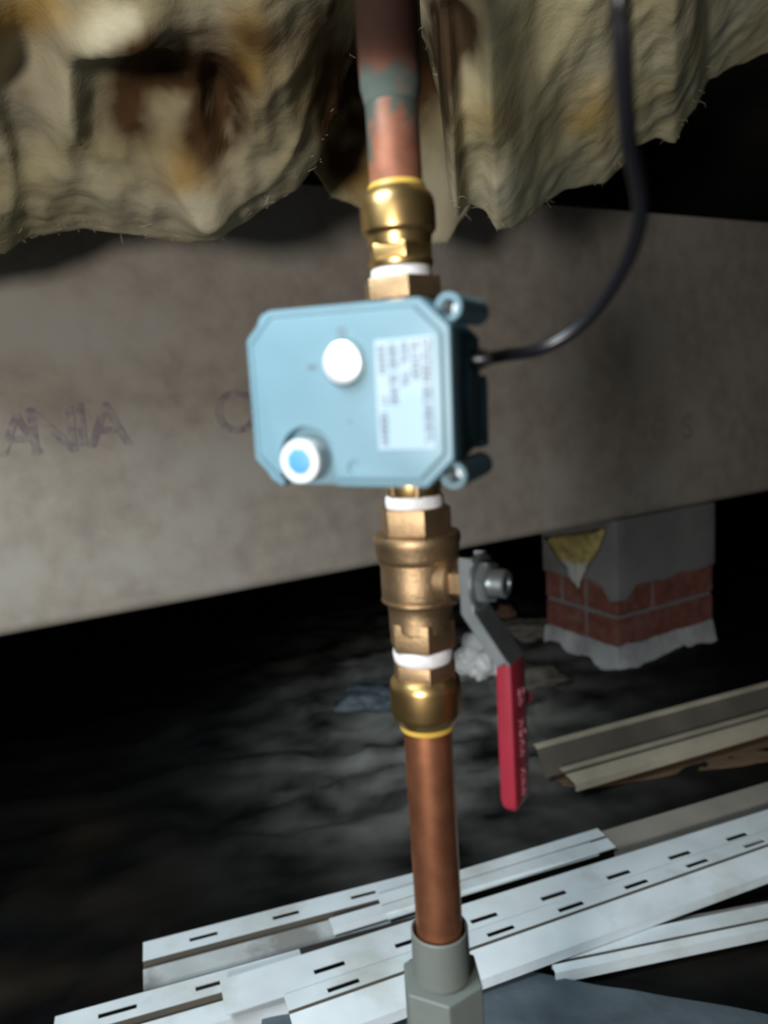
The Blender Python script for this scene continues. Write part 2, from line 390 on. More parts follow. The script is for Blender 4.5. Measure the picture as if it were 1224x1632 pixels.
fl = fluff('insulation_scrap', [(866, 856), (915, 850), (966, 842), (955, 875), (935, 903), (926, 925), (921, 942), (912, 930), (900, 905), (882, 880)],
      lambda px, py: on_plane(px, py, pierL - bd * 0.017, bd), M_INSY, 0.010, 'torn yellow insulation scrap clinging to the brick pier', 'insulation', 3)
zt = fl.data.vertices[0].co.z
attr_set(fl, 'pale', lambda c: 1.0 if c.z < 0.18 else 0.0)

# ------------------------------------------------------------------ hanging fibreglass insulation
def interp(tab, x):
    if x <= tab[0][0]: return tab[0][1]
    for (a, va), (b_, vb) in zip(tab, tab[1:]):
        if x <= b_:
            t = (x - a) / (b_ - a); t = t * t * (3 - 2 * t) * 0.5 + t * 0.5; return va + (vb - va) * t
    return tab[-1][1]
def batt(name, label, outline, depth, nearY, xa, xb, seed, spots=(), dents=(), nu=150, nv=90, amp=0.022, nfib=160, top=0.40, mt=None):
    """sagging slab: its underside climbs from the low far edge towards the viewer, the far side curls up to the subfloor"""
    b = bmesh.new(); rows = []; info = []
    for i in range(nu + 1):
        px = xa + (xb - xa) * i / nu; py = interp(outline, px)
        e = at_y(px, py, interp(depth, px))                 # lowest far edge
        d = Vector((e.x, e.y, 0)); L = d.length; d.normalize(); z0 = e.z - H
        ln = nearY * (1 if d.y > 0 else 1) / max(0.3, d.y)
        topn = max(z0 + 0.03, 0.72 * ln)
        row = []
        for j in range(nv + 1):
            t = j / nv
            if t < 0.22:                                     # far side, curling under
                s = t / 0.22; a = (1 - s) * math.pi * 0.55
                r = 0.05
                rad = L + r * math.sin(a) * 1.0; z = z0 + r * (1 - math.cos(a)) * 1.6
                if s < 0.3: z += (0.3 - s) / 0.3 * 0.12
            else:
                s = (t - 0.22) / 0.78
                rad = L + (ln - L) * s; z = z0 + (topn - z0) * (s ** 1.15)
            v = Vector((d.x * rad, d.y * rad, H + z))
            env = min(1, t / 0.22) * 1.0; ed = min(1, max(0, (t - 0.22) * 6))
            q = Vector((v.x * 12.5 + seed, v.y * 5.5, v.z * 7))
            bil = fbm(q, 3) * 1.0 + 0.55 * (1 - 2 * abs(noise.noise(Vector((v.x * 20 + v.y * 4, v.y * 9 + seed, v.z * 12)))))*0.8
            fine = fbm(v * 55 + Vector((0, 0, seed)), 4)
            dd = amp * bil * (0.25 + 0.75 * ed) + 0.0018 * fine
            X, Y_, zc = proj(v)
            for (sx, sy, rx, ry, am) in dents:
                dd -= am * math.exp(-((X - sx) / rx) ** 2 - ((Y_ - sy) / ry) ** 2)
            v = v + Vector((-d.x * 0.55, -d.y * 0.55, -0.8)).normalized() * dd
            row.append(b.verts.new(v))
        # closing top
        last = row[-1].co; row.append(b.verts.new((last.x, last.y, H + top + 0.1))); f0 = row[0].co
        row.insert(0, b.verts.new((f0.x, f0.y, H + top + 0.1)))
        rows.append(row)
    m = len(rows[0])
    for a, c in zip(rows, rows[1:]):
        for k in range(m - 1): b.faces.new((a[k], a[k + 1], c[k + 1], c[k]))
        b.faces.new((a[m - 1], a[0], c[0], c[m - 1]))
    b.faces.new(rows[0]); b.faces.new(rows[-1][::-1])
    sides = [[v.co.copy() for v in r[1:-1]] for r in rows]
    o = obj(name, b, mt or M_INS, smooth=True)
    tag(o, label, 'insulation', 'fibreglass batts hanging from the floor')
    for kind in ('stain_shade', 'amber', 'pale'):
        sp = [s for s in spots if s[0] == kind]
        def fn(c):
            X, Y_, zc = proj(c) if (c - CAM).dot(F) > 0.05 else (-999, -999, 1)
            v = 0
            for (_, sx, sy, rx, ry, am) in sp:
                v += am * 1.5 * math.exp(-((X - sx) / rx / 1.15) ** 2 - ((Y_ - sy) / ry / 1.15) ** 2)
            return max(0, min(1, v * (1.0 + 0.9 * fbm(c * 25 + Vector((seed, 3, 1)), 3))))
        attr_set(o, kind, fn)
    # loose fibres along the surface and the ragged far edge
    fb = bmesh.new(); rnd = random.Random(seed)
    for _ in range(nfib):
        i = rnd.randrange(1, len(sides) - 1); S = sides[i]
        j = int(len(S) * (0.16 + 0.14 * rnd.random())) if True else rnd.randrange(int(len(S) * 0.15), len(S) - 1)
        p = S[j]; dr = Vector((rnd.gauss(0, 1), rnd.gauss(0, 0.5) - 0.4, rnd.gauss(-0.35, 0.5))).normalized()
        ln = 0.004 + 0.014 * rnd.random() ** 3; wv = 0.00018
        sd = dr.cross(Vector((0, 1, 0.1))).normalized() * wv; mid = p + dr * ln * 0.5 + Vector((rnd.gauss(0, 1), rnd.gauss(0, 1), rnd.gauss(0, 1))) * ln * 0.15
        p = p - dr * 0.002; en = p + dr * ln
        vs = [fb.verts.new(x) for x in (p - sd, p + sd, mid + sd, mid - sd, en)]
        fb.faces.new((vs[0], vs[1], vs[2], vs[3])); fb.faces.new((vs[3], vs[2], vs[4]))
    f = obj('loose_fibre', fb, M_FIB, o); f['kind'] = 'stuff'
    return o
batt('insulation_batt', 'lumpy brown-stained yellow insulation batt hanging at upper left of the pipe',
     [(-260, 470), (-60, 430), (0, 402), (50, 372), (130, 362), (220, 372), (300, 386), (345, 378), (385, 352), (430, 326), (470, 300), (505, 262), (535, 205), (560, 110), (580, 0), (590, -60)],
     [(-260, 0.80), (0, 0.84), (300, 0.86), (450, 0.80), (590, 0.70)], 0.40, -260, 588, 11,
     spots=[('stain_shade', 270, 120, 75, 60, 0.8), ('stain_shade', 345, 185, 42, 70, 1.15), ('stain_shade', 215, 170, 40, 60, 0.45), ('stain_shade', 410, 60, 40, 30, 0.35), ('stain_shade', 535, 130, 40, 120, 0.8), ('stain_shade', 20, 150, 50, 80, 0.3),
            ('amber', 60, 20, 70, 30, 0.8), ('amber', 395, 85, 45, 60, 0.6), ('amber', 320, 290, 45, 60, 0.7), ('amber', 500, 100, 30, 50, 0.3),
            ('pale', 250, 345, 90, 25, 0.8), ('pale', 330, 350, 35, 35, 0.9), ('pale', 375, 270, 35, 45, 0.7), ('pale', 165, 45, 60, 40, 0.6), ('pale', 90, 130, 40, 60, 0.3)],
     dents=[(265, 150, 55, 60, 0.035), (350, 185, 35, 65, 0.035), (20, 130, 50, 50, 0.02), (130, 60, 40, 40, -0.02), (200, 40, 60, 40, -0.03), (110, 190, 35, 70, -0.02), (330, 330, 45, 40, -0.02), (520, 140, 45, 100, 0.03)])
batt('insulation_batt', 'smooth pale yellow insulation batt hanging at upper right behind the cable',
     [(672, 60), (700, 150), (715, 300), (728, 345), (745, 322), (770, 330), (792, 362), (815, 362), (845, 342), (870, 318), (905, 298), (960, 290), (995, 262), (1010, 232), (1045, 222), (1075, 238), (1105, 190), (1130, 125), (1170, 102), (1224, 82), (1350, 30), (1480, -20)],
     [(672, 0.66), (760, 0.78), (900, 0.88), (1224, 1.0), (1480, 1.05)], 0.42, 672, 1480, 23,
     spots=[('stain_shade', 715, 60, 38, 60, 1.3), ('stain_shade', 705, 190, 22, 60, 0.5), ('stain_shade', 740, 280, 16, 60, 0.35), ('amber', 780, 195, 40, 35, 0.45), ('amber', 940, 180, 50, 40, 0.5), ('pale', 800, 300, 60, 50, 0.3)],  # first dark spot paints shade into the hollow beside the pipe
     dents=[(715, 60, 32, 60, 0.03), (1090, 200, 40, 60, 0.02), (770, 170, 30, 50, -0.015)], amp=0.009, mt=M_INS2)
batt('insulation_batt', 'narrow greyish insulation flap drooping behind the upper copper pipe',
     [(500, 270), (530, 312), (560, 322), (590, 335), (640, 372), (690, 388), (712, 386), (738, 345), (765, 300), (790, 260)],
     [(535, 0.95), (700, 0.97), (790, 1.0)], 0.90, 500, 790, 31,
     spots=[('stain_shade', 545, 200, 40, 100, 0.8), ('stain_shade', 640, 120, 90, 70, 0.9), ('stain_shade', 745, 250, 20, 80, 0.6), ('amber', 568, 270, 25, 35, 0.8), ('pale', 700, 320, 35, 60, 0.8), ('pale', 575, 190, 18, 40, 0.5)],
     nu=60, nv=60, amp=0.010, nfib=120)

# ------------------------------------------------------------------ plumbing line
PX, PY = 0.0140, 0.334
def hz(py):
    lo, hi = H - 0.6, H + 0.5
    for _ in range(50):
        m = (lo + hi) / 2
        if proj(Vector((PX, PY, m)))[1] > py: lo = m
        else: hi = m
    return lo
def rz(py, wpx): return wpx * proj(Vector((PX, PY, hz(py))))[2] / FPX / 2
def prof(tab): return [(hz(y), rz(y, w_)) for y, w_ in tab]
MX = Matrix.Translation((PX, PY, 0))
def ring_part(name, tab, m, parent, seg=56, rot=0.0, smooth=True, angle=35, bev=0):
    b = lathe(prof(tab), seg, rot, MX)
    if bev: bevel(b, bev, 2, 25)
    return obj(name, b, m, parent, smooth=smooth, angle=angle)
HEXR = math.radians(-90 + 6)
def hex_part(name, y0, y1, wpx, m, parent, rot=HEXR, bev=0.0007, r=None):
    rr = r or rz((y0 + y1) / 2, wpx) * 1.05
    b = lathe([(hz(y0), rr), (hz(y1), rr)], 6, rot); b2 = None
    bevel(b, bev, 2, 20); b.transform(MX)
    return obj(name, b, m, parent, smooth=True, angle=25)

# upper pipe with old soldered socket
up = thing('copper_pipe', 'tarnished upper copper pipe with green verdigris rising into the insulation', 'pipe', (PX, PY, hz(300)))
o = obj('pipe_length', lathe([(hz(300), rz(250, 84)), (hz(230), rz(250, 84)), (hz(165), rz(250, 84)), (hz(150), rz(250, 84))] , 56, 0, MX), M_COPT, up, smooth=True, angle=40)
bmx = bmesh.new(); bmx.from_mesh(o.data); bmesh.ops.subdivide_edges(bmx, edges=[e for e in bmx.edges if abs(e.verts[0].co.z - e.verts[1].co.z) > 1e-4], cuts=10); bmx.to_mesh(o.data); bmx.free()
zoff = up.location
def verd(c):
    X, Y_, _ = proj(c + zoff); n = fbm((c + zoff) * 130, 3)
    a = 1 / (1 + math.exp((Y_ - 172 - 55 * n) / 6))
    side = max(0, abs(X - 630) - 18) / 22                       # trickles down both flanks
    tr = min(1, side) / (1 + math.exp((Y_ - 225 - 60 * n) / 8))
    return min(1, max(a, tr)) * 0.9
attr_set(o, 'verdigris', verd)
sock = obj('soldered_socket', lathe(prof([(168, 86), (156, 90), (140, 97), (60, 99), (0, 98), (-120, 98), (-400, 98)]), 56, 0, MX), M_SOCK, up, smooth=True, angle=40)
bmx = bmesh.new(); bmx.from_mesh(sock.data); bmesh.ops.subdivide_edges(bmx, edges=[e for e in bmx.edges if abs(e.verts[0].co.z - e.verts[1].co.z) > 1e-4], cuts=8); bmx.to_mesh(sock.data); bmx.free()
attr_set(sock, 'verdigris', lambda c: max(0, min(1, 1.25 / (1 + math.exp(-(proj(c + zoff)[1] - 112 - 40 * fbm((c + zoff) * 120, 3)) / 7)))) * 0.85)
attr_set(sock, 'dark_top', lambda c: max(0, min(1, 1 / (1 + math.exp((proj(c + zoff)[1] - 112) / 12)))) * 0.97)  # copper turns nearly black towards the top
sock['label'] = 'dark soldered socket with green rim'

# upper push-fit coupling
uc = thing('pipe_coupling', 'upper brass push-fit coupling above the blue actuator', 'coupling', (PX, PY, hz(430)))
ring_part('release_collar', [(312, 92), (300, 92), (296, 88), (294, 85.5)], M_YRING, uc)
ring_part('coupling_body', [(394, 100), (385, 103), (378, 104), (373, 112), (370, 118), (362, 119.5), (335, 119.5), (322, 117), (314, 110), (307, 99), (303, 93)], M_BRASS, uc)
hex_part('hex_neck', 418, 392, 102, M_BRASS, uc)
ring_part('threaded_end', [(428, 100), (424, 104), (418, 104), (414, 98)], M_BRASS, uc)
ring_part('ptfe_tape', [(448, 92), (444, 96), (436, 97.5), (429, 95), (427, 90)], M_TAPE, uc)

# ------------------------------------------------------------------ motorised valve
YAW = math.radians(-24.26); PIT = math.radians(0.73); ROL = math.radians(1.4)
AC = Vector((-0.010566, 0.25, 0.619195)); AW, AH, ACH = 0.0735, 0.0594, 0.0092
RM = Matrix.Rotation(YAW, 4, 'Z') @ Matrix.Rotation(PIT, 4, 'X') @ Matrix.Rotation(ROL, 4, 'Y')
MA = Matrix.Translation(AC) @ RM; MAi = MA.inverted()
act = thing('motorized_valve', 'blue motorised ball valve actuator on brass body between the couplings', 'valve', AC)
aN = (RM @ Vector((0, -1, 0))).normalized()
def face(px, py):
    p = on_plane(px, py, AC, aN); return MAi @ p
hex_part('upper_hex', 480, 446, 124, M_BRASSD, act)
hex_part('lower_hex', 790, 752, 96, M_BRASSD, act, r=rz(780, 92))
ring_part('lower_thread', [(796, 80), (790, 86), (776, 88), (770, 90), (764, 88)], M_BRASS, act)
ring_part('valve_body', [(765, 92), (745, 104), (700, 126), (640, 134), (560, 128), (500, 108), (478, 104)], M_BRASSD, act)
# bonnet joining body and actuator
bb = lathe([(0.0, 0.012), (0.034, 0.012)], 40)
bb.transform(Matrix.Rotation(math.pi / 2, 4, 'X'))         # along -y
bb.transform(Matrix.Translation((PX, PY, hz(625))) @ Matrix.Rotation(YAW * 0.7, 4, 'Z'))
obj('bonnet', bb, M_BRASSD, act, smooth=True, angle=40)

def octa(w_, h_, c): 
    w_, h_ = w_ / 2, h_ / 2
    return [(-w_ + c, h_), (w_ - c, h_), (w_, h_ - c), (w_, -h_ + c), (w_ - c, -h_), (-w_ + c, -h_), (-w_, -h_ + c), (-w_, h_ - c)]
kn = face(488, 733); ind = face(550, 578)
# cover
b = prism(octa(AW, AH, ACH), 0.0004, 0.0115); bevel(b, 0.0012, 3, 20)
cover = obj('cover', b, M_BLUE, act, mw=MA)
b = prism(octa(AW - 0.0052, AH - 0.0052, ACH - 0.0008), -0.0006, 0.004); bevel(b, 0.0009, 3, 20)
panel = obj('cover_panel', b, M_BLUE, cover, mw=MA)
# groove around the panel, knob pocket, dimples -- cut in world offset by the parent's position
def cutter(bmc): bmc.transform(MA); bmc.transform(Matrix.Translation(-AC)); return bmc
def cyl_y(x, z, r, d0, d1, seg=48):
    b = lathe([(d0, r), (d1, r)], seg); b.transform(Matrix(((1, 0, 0, x), (0, 0, 1, 0), (0, 1, 0, z), (0, 0, 0, 1)))); return b
def ring_prism(o_, i_, d0, d1):
    b = bmesh.new(); n = len(o_)
    V = [[b.verts.new((x, d, z)) for x, z in pts_] for pts_ in (o_, i_) for d in (d0, d1)]
    of, ob, if_, ib = V
    for k in range(n):
        l = (k + 1) % n
        b.faces.new((of[k], of[l], if_[l], if_[k])); b.faces.new((ob[k], ob[l], ib[l], ib[k]))
        b.faces.new((of[k], of[l], ob[l], ob[k])); b.faces.new((if_[k], if_[l], ib[l], ib[k]))
    return b
pr = 0.0104
def pocket():
    pts_ = []
    for k in range(25):
        a = math.pi * k / 24; pts_.append((kn.x + 0.0008 + pr * math.cos(a), kn.z + 0.0012 + pr * math.sin(a)))
    pts_ += [(kn.x + 0.0008 - pr, -AH), (kn.x + 0.0008 + pr, -AH)]
    return prism(pts_, -0.01, 0.0055)
cut(cover, [cutter(pocket())])
cut(cover, [cutter(ring_prism(octa(AW - 0.0040, AH - 0.0040, ACH - 0.0006), octa(AW - 0.0062, AH - 0.0062, ACH - 0.0010), -0.002, 0.0014))])
dm = face(567, 745); d2 = face(560, 672)
cut(panel, [cutter(pocket()), cutter(cyl_y(dm.x, dm.z, 0.0026, -0.004, 0.0000)), cutter(cyl_y(d2.x, d2.z, 0.0005, -0.004, 0.0000, 12)), cutter(cyl_y(ind.x, ind.z, 0.0078, -0.004, 0.0004))])
for o in (cover, panel):
    for p in o.data.polygons: p.use_smooth = True
    o.data.set_sharp_from_angle(angle=math.radians(25))
# housing behind the cover
b = prism(octa(AW - 0.004, AH - 0.005, ACH), 0.0115, 0.040); bevel(b, 0.0015, 2, 20)
o = obj('housing', b, M_BLUE_SHADE, act, mw=MA, smooth=True, angle=25); o['label'] = 'blue plastic housing coloured dark like its shade'
b = bmesh.new(); box(b, (AW / 2 - 0.012, 0.0445, -0.008), (0.020, 0.010, 0.026)); bevel(b, 0.0015, 2)
obj('gearbox_step', b, M_BLUE_SHADE, act, mw=MA, smooth=True, angle=25)
b = bmesh.new(); box(b, (-0.004, 0.043, 0.0), (0.036, 0.008, 0.036)); bevel(b, 0.0015, 2)
obj('mounting_flange', b, M_BLUE_SHADE, act, mw=MA, smooth=True, angle=25)
# screw lugs at four corners
for sx, sz in ((1, 1), (1, -1), (-1, 1), (-1, -1)):
    x = sx * (AW / 2 - 0.0030); z = sz * (AH / 2 - 0.0030)
    if sx < 0: x = -(AW / 2 - 0.0042); z = sz * (AH / 2 - 0.0042)
    b = bmesh.new(); seg = 32; R1, R2, dA, dB = 0.0045, 0.0026, 0.0085, 0.040
    rr = [[b.verts.new((x + r * math.cos(2 * math.pi * k / seg), d, z + r * math.sin(2 * math.pi * k / seg))) for k in range(seg)] for r, d in ((R2, dA + 0.02), (R2, dA + 0.0004), (R2 + 0.0005, dA), (R1 - 0.0005, dA), (R1, dA + 0.0005), (R1, dB))]
    for p_, q_ in zip(rr, rr[1:]):
        for k in range(seg): b.faces.new((p_[k], p_[(k + 1) % seg], q_[(k + 1) % seg], q_[k]))
    b.faces.new(rr[0]); b.faces.new(rr[-1])
    lug = obj('screw_lug', b, M_BLUE, act, mw=MA, smooth=True, angle=35)
    sb = lathe([(0.018, 0.0019), (0.0215, 0.0022)], 20); sb.transform(Matrix(((1, 0, 0, x), (0, 0, 1, 0), (0, 1, 0, z), (0, 0, 0, 1))))
    obj('screw', sb, M_STEEL, lug, mw=MA, smooth=True, angle=35)
# position indicator: silver dome in a dark seat
def turned(profile, x, z, name, m, parent, seg=48, rot=0.0):
    """profile (distance in front of the face, radius)"""
    b = lathe([(-d, r) for d, r in profile], seg, rot); b.transform(Matrix(((1, 0, 0, x), (0, 0, 1, 0), (0, 1, 0, z), (0, 0, 0, 1))))
    return obj(name, b, m, parent, mw=MA, smooth=True, angle=40)
M_SEAT = mat('dark_seat', (0.03, 0.09, 0.11), 0.5)
turned([(-0.0003, 0.0077), (0.0007, 0.0077), (0.0009, 0.0072)], ind.x, ind.z, 'indicator_seat', M_SEAT, act)
o = turned([(0.0008, 0.0068), (0.0020, 0.0068), (0.0027, 0.0065), (0.0032, 0.0055), (0.0035, 0.0038), (0.00365, 0.0018), (0.0037, 0.0002)], ind.x, ind.z, 'position_indicator', M_SILV, act)
o['label'] = 'shiny silver position indicator disc'
# manual knob
k0 = turned([(-0.0054, 0.0070), (0.0030, 0.0074), (0.0042, 0.0074), (0.0048, 0.0070), (0.0048, 0.0050), (0.0045, 0.0048)], kn.x, kn.z, 'manual_knob', M_WHITE, act)
k0['label'] = 'white round knob with a blue centre'
turned([(0.0044, 0.0046), (0.0050, 0.0046), (0.0051, 0.0043)], kn.x, kn.z, 'knob_sticker', M_STICK, k0, 8, 0.4)
# O and S marks beside the indicator, turned a quarter like the label
def mark(s, px, py, name, size=0.0042):
    q = face(px, py); t_ = text_bm(s, size, 0.0001)
    t_.transform(Matrix.Rotation(-math.pi / 2, 4, 'Z')); t_.transform(Matrix(((1, 0, 0, q.x), (0, 0, -1, -0.0007), (0, 1, 0, q.z), (0, 0, 0, 1))))
    obj(name, t_, M_INK, act, mw=MA)
mark('O', 545, 530, 'open_mark'); mark('S', 498, 585, 'shut_mark')
# label, its print turned a quarter
lc = [face(598, 543), face(688, 535), face(696, 715), face(606, 717)]
b = bmesh.new(); fr = [b.verts.new((p.x, -0.0009, p.z)) for p in lc]; bk = [b.verts.new((p.x, -0.0005, p.z)) for p in lc]
b.faces.new(fr); b.faces.new(bk[::-1])
for k in range(4): b.faces.new((fr[k], bk[k], bk[(k + 1) % 4], fr[(k + 1) % 4]))
lab = obj('rating_label', b, M_LABEL, act, mw=MA); lab['label'] = 'pale adhesive label with lines of small sideways print'
def lab_pt(u, v):   # u across (0 left, 1 right), v down
    t0 = lc[0].lerp(lc[1], u); t1 = lc[3].lerp(lc[2], u); return t0.lerp(t1, v)
rnd = random.Random(5); b = bmesh.new()
ux = (lc[1] - lc[0]).length; vy = (lc[3] - lc[0]).length
def glyph(u, v, sz):
    """one letter-like mark, turned a quarter; sz is the letter height in metres"""
    p = lab_pt(u, v); st = sz * 0.18
    kinds = rnd.choice(['E', 'H', 'T', 'L', 'O', 'N'])
    bars = {'E': [(0, 0, 1, 0), (0, 0, 0, .6), (.5, 0, .5, .6), (1, 0, 1, .6)], 'H': [(0, 0, 1, 0), (0, .6, 1, .6), (.5, 0, .5, .6)], 'T': [(1, 0, 1, .6), (0, .3, 1, .3)],
            'L': [(0, 0, 1, 0), (0, 0, 0, .6)], 'O': [(0, 0, 1, 0), (0, .6, 1, .6), (0, 0, 0, .6), (1, 0, 1, .6)], 'N': [(0, 0, 1, 0), (0, .6, 1, .6), (1, 0, 0, .6)]}[kinds]
    for (h0, w0, h1, w1) in bars:   # h along +x (letter top faces right), w along -z
        a = Vector((p.x + (h0 - .5) * sz, 0, p.z - w0 * sz)); c = Vector((p.x + (h1 - .5) * sz, 0, p.z - w1 * sz))
        d = (c - a).normalized(); n = Vector((-d.z, 0, d.x)) * st / 2
        f = [b.verts.new((q.x, -0.00102, q.z)) for q in (a - n - d * st / 2, a + n - d * st / 2, c + n + d * st / 2, c - n + d * st / 2)]; b.faces.new(f)
rows_ = [(0.90, [(0.03, 0.22), (0.25, 0.40), (0.44, 0.66), (0.70, 0.93)], 0.0022), (0.72, [(0.04, 0.16), (0.22, 0.37)], 0.0022), (0.53, [(0.04, 0.12), (0.15, 0.23), (0.30, 0.44)], 0.0020),
         (0.32, [(0.05, 0.24), (0.32, 0.58)], 0.0023), (0.12, [(0.06, 0.30), (0.50, 0.58), (0.66, 0.94)], 0.0021)]
for u, segs, sz in rows_:
    for v0, v1 in segs:
        v = v0
        while v < v1: glyph(u, v, sz); v += sz * 0.85 / vy
bmesh.ops.recalc_face_normals(b, faces=b.faces[:])
pr_ = obj('label_print', b, M_INK, lab, mw=MA); pr_['kind'] = 'stuff'; pr_['label'] = 'rows of small grey print'
# cable gland
gp = MA @ Vector((AW / 2 - 0.002, 0.031, 0.0105))
ax_ = (RM @ Vector((1, 0, 0))).normalized()
b = lathe([(-0.002, 0.0035), (0.003, 0.0035), (0.005, 0.0028)], 24); b.transform(Matrix.Translation(gp) @ ax_.to_track_quat('Z', 'Y').to_matrix().to_4x4())
obj('cable_gland', b, M_BLACK, act, smooth=True, angle=40)

# ------------------------------------------------------------------ power cable
cp = [gp + ax_ * 0.0045, at_y(805, 566, 0.272), at_y(855, 558, 0.275), at_y(905, 534, 0.272), at_y(950, 493, 0.265), at_y(985, 442, 0.255), at_y(1010, 388, 0.243), at_y(1021, 330, 0.23), at_y(1012, 270, 0.218), at_y(1000, 215, 0.208), at_y(994, 130, 0.20), at_y(989, 40, 0.194), at_y(986, -30, 0.192), at_y(984, -120, 0.20), at_y(980, -320, 0.26) , at_y(985, -520, 0.36)]
tag(obj('power_cable', tube(cp, 0.00235, 14), M_BLACK, smooth=True, angle=60), 'black power cable curving up from the side of the blue actuator', 'cable')

# ------------------------------------------------------------------ lever ball valve
bv = thing('ball_valve', 'brass lever ball valve below the actuator with red handle', 'valve', (PX, PY, hz(920)))
ring_part('ptfe_tape', [(810, 88), (806, 92), (797, 94), (789, 91), (787, 84)], M_TAPE, bv)
b = lathe(prof([(797, 91), (793, 93.5), (789, 91)]), 56, 0, MX); obj('tape_end', b, M_TAPE, bv, smooth=True)
hex_part('upper_hex', 850, 806, 112, M_BRASSD, bv, rot=math.radians(-90 + 10))
ring_part('valve_body', [(1004, 92), (998, 102), (975, 102), (962, 104), (956, 110), (950, 118), (944, 121), (925, 121), (905, 120), (893, 121), (889, 128), (880, 133), (866, 136), (860, 140), (852, 140), (848, 136), (845, 118)], M_BRASSD, bv)
for yy in (893, 951): ring_part('cast_ring', [(yy + 3, 118), (yy + 1.5, 125 if yy < 900 else 123), (yy - 1.5, 125 if yy < 900 else 123), (yy - 3, 118)], M_BRASSD, bv)
hex_part('lower_hex', 1028, 984, 106, M_BRASSD, bv)
# stem, pointing right and towards the viewer
SA = math.radians(57); sa = Vector((math.sin(SA), -math.cos(SA), 0)); sbv = Vector((math.cos(SA), math.sin(SA), 0))
SO = Vector((PX, PY, hz(918)))
# local frame of lever: x = along stem, y = across (away from the viewer), z = up
MS = Matrix(((sa.x, sbv.x, 0, SO.x), (sa.y, sbv.y, 0, SO.y), (0, 0, 1, SO.z), (0, 0, 0, 1)))
def along(profile, name, m, parent, seg=40, rot=0.0, ang=35):
    b = lathe(profile, seg, rot); b.transform(Matrix(((0, 0, 1, 0), (0, 1, 0, 0), (-1, 0, 0, 0), (0, 0, 0, 1))))
    return obj(name, b, m, parent, mw=MS, smooth=True, angle=ang)
along([(0.004, 0.0118), (0.0185, 0.0112), (0.0195, 0.0100)], 'stem_boss', M_BRASSD, bv)
along([(0.0190, 0.0088), (0.0255, 0.0088), (0.0265, 0.0075)], 'packing_nut', M_BRASSD, bv, 6)
along([(0.0260, 0.0050), (0.0330, 0.0050)], 'stem', M_BRASS, bv)
lev = obj('lever_root', bmesh.new(), M_STEEL, bv) if False else None
# lever: folded steel strip following a path in (x along stem, z)
path = [(0.0300, 0.0118), (0.0300, -0.0120), (0.0455, -0.0335), (0.0455, -0.038)]
def strip_solid(path, y0, y1, t):
    b = bmesh.new(); n = len(path); offs = []
    for i, (x, z) in enumerate(path):
        a = Vector(path[max(0, i - 1)]); c = Vector(path[min(n - 1, i + 1)]); d = (c - a).normalized(); offs.append(Vector((-d.y, d.x)))
    V = []
    for (x, z), o_ in zip(path, offs):
        V.append([b.verts.new((x + o_.x * s, y, z + o_.y * s)) for s, y in ((-t / 2, y0), (t / 2, y0), (t / 2, y1), (-t / 2, y1))])
    for a, c in zip(V, V[1:]):
        for k in range(4): b.faces.new((a[k], a[(k + 1) % 4], c[(k + 1) % 4], c[k]))
    b.faces.new(V[0]); b.faces.new(V[-1][::-1])
    return b
lw = 0.0076
b = strip_solid(path, -lw, lw, 0.0016); bevel(b, 0.0003, 1)
lever = obj('lever', b, M_STEEL, bv, mw=MS, smooth=True, angle=30); lever['label'] = 'cranked grey steel lever'
# turned-down flanges on both long edges
for ys in (-1, 1):
    pf = [(x - 0.0026, z) for x, z in path[:3]]
    b = strip_solid(pf, ys * lw - 0.0007, ys * lw + 0.0007, 0.0058); bevel(b, 0.0003, 1)
    obj('lever_flange', b, M_STEEL, lever, mw=MS, smooth=True, angle=30)
along([(0.0308, 0.0122), (0.0322, 0.0122), (0.0325, 0.0117)], 'washer', M_STEEL, lever)
nut = along([(0.0324, 0.0095), (0.0362, 0.0095), (0.0369, 0.0084)], 'lock_nut', M_STEEL, bv, 6, 0.3, 20)
o = along([(0.0368, 0.0060), (0.0425, 0.0060), (0.0432, 0.0054), (0.0432, 0.0030), (0.0405, 0.0028)], 'stem_end', M_STEEL, bv)
# red vinyl sleeve
z1, z2 = -0.0335, -0.101
b = bmesh.new(); K = 8; prev = None; 
def sec(hx, hy, z, r=0.0010, cx=0.0432):
    out = []
    for (sx, sy, a0) in ((1, 1, 0), (-1, 1, 90), (-1, -1, 180), (1, -1, 270)):
        for k in range(4):
            a = math.radians(a0 + 30 * k); out.append(b.verts.new((cx + sx * (hx - r) + r * math.cos(a), sy * (hy - r) + r * math.sin(a), z)))
    return out
for (z, hx, hy) in ((z1, 0.0028, 0.0072), (z1 - 0.0006, 0.0034, 0.0078), (z1 - 0.03, 0.0037, 0.0081), (z2 + 0.006, 0.0037, 0.0080), (z2 + 0.002, 0.0033, 0.0072), (z2, 0.0024, 0.0058)):
    r_ = sec(hx, hy, z)
    if prev:
        for k in range(16): b.faces.new((prev[k], prev[(k + 1) % 16], r_[(k + 1) % 16], r_[k]))
    else: b.faces.new(r_)
    prev = r_
b.faces.new(prev[::-1])
sl = obj('handle_sleeve', b, M_RED, bv, mw=MS, smooth=True, angle=20); sl['label'] = 'red vinyl sleeve with worn raised lettering'
rnd = random.Random(3); b = bmesh.new()
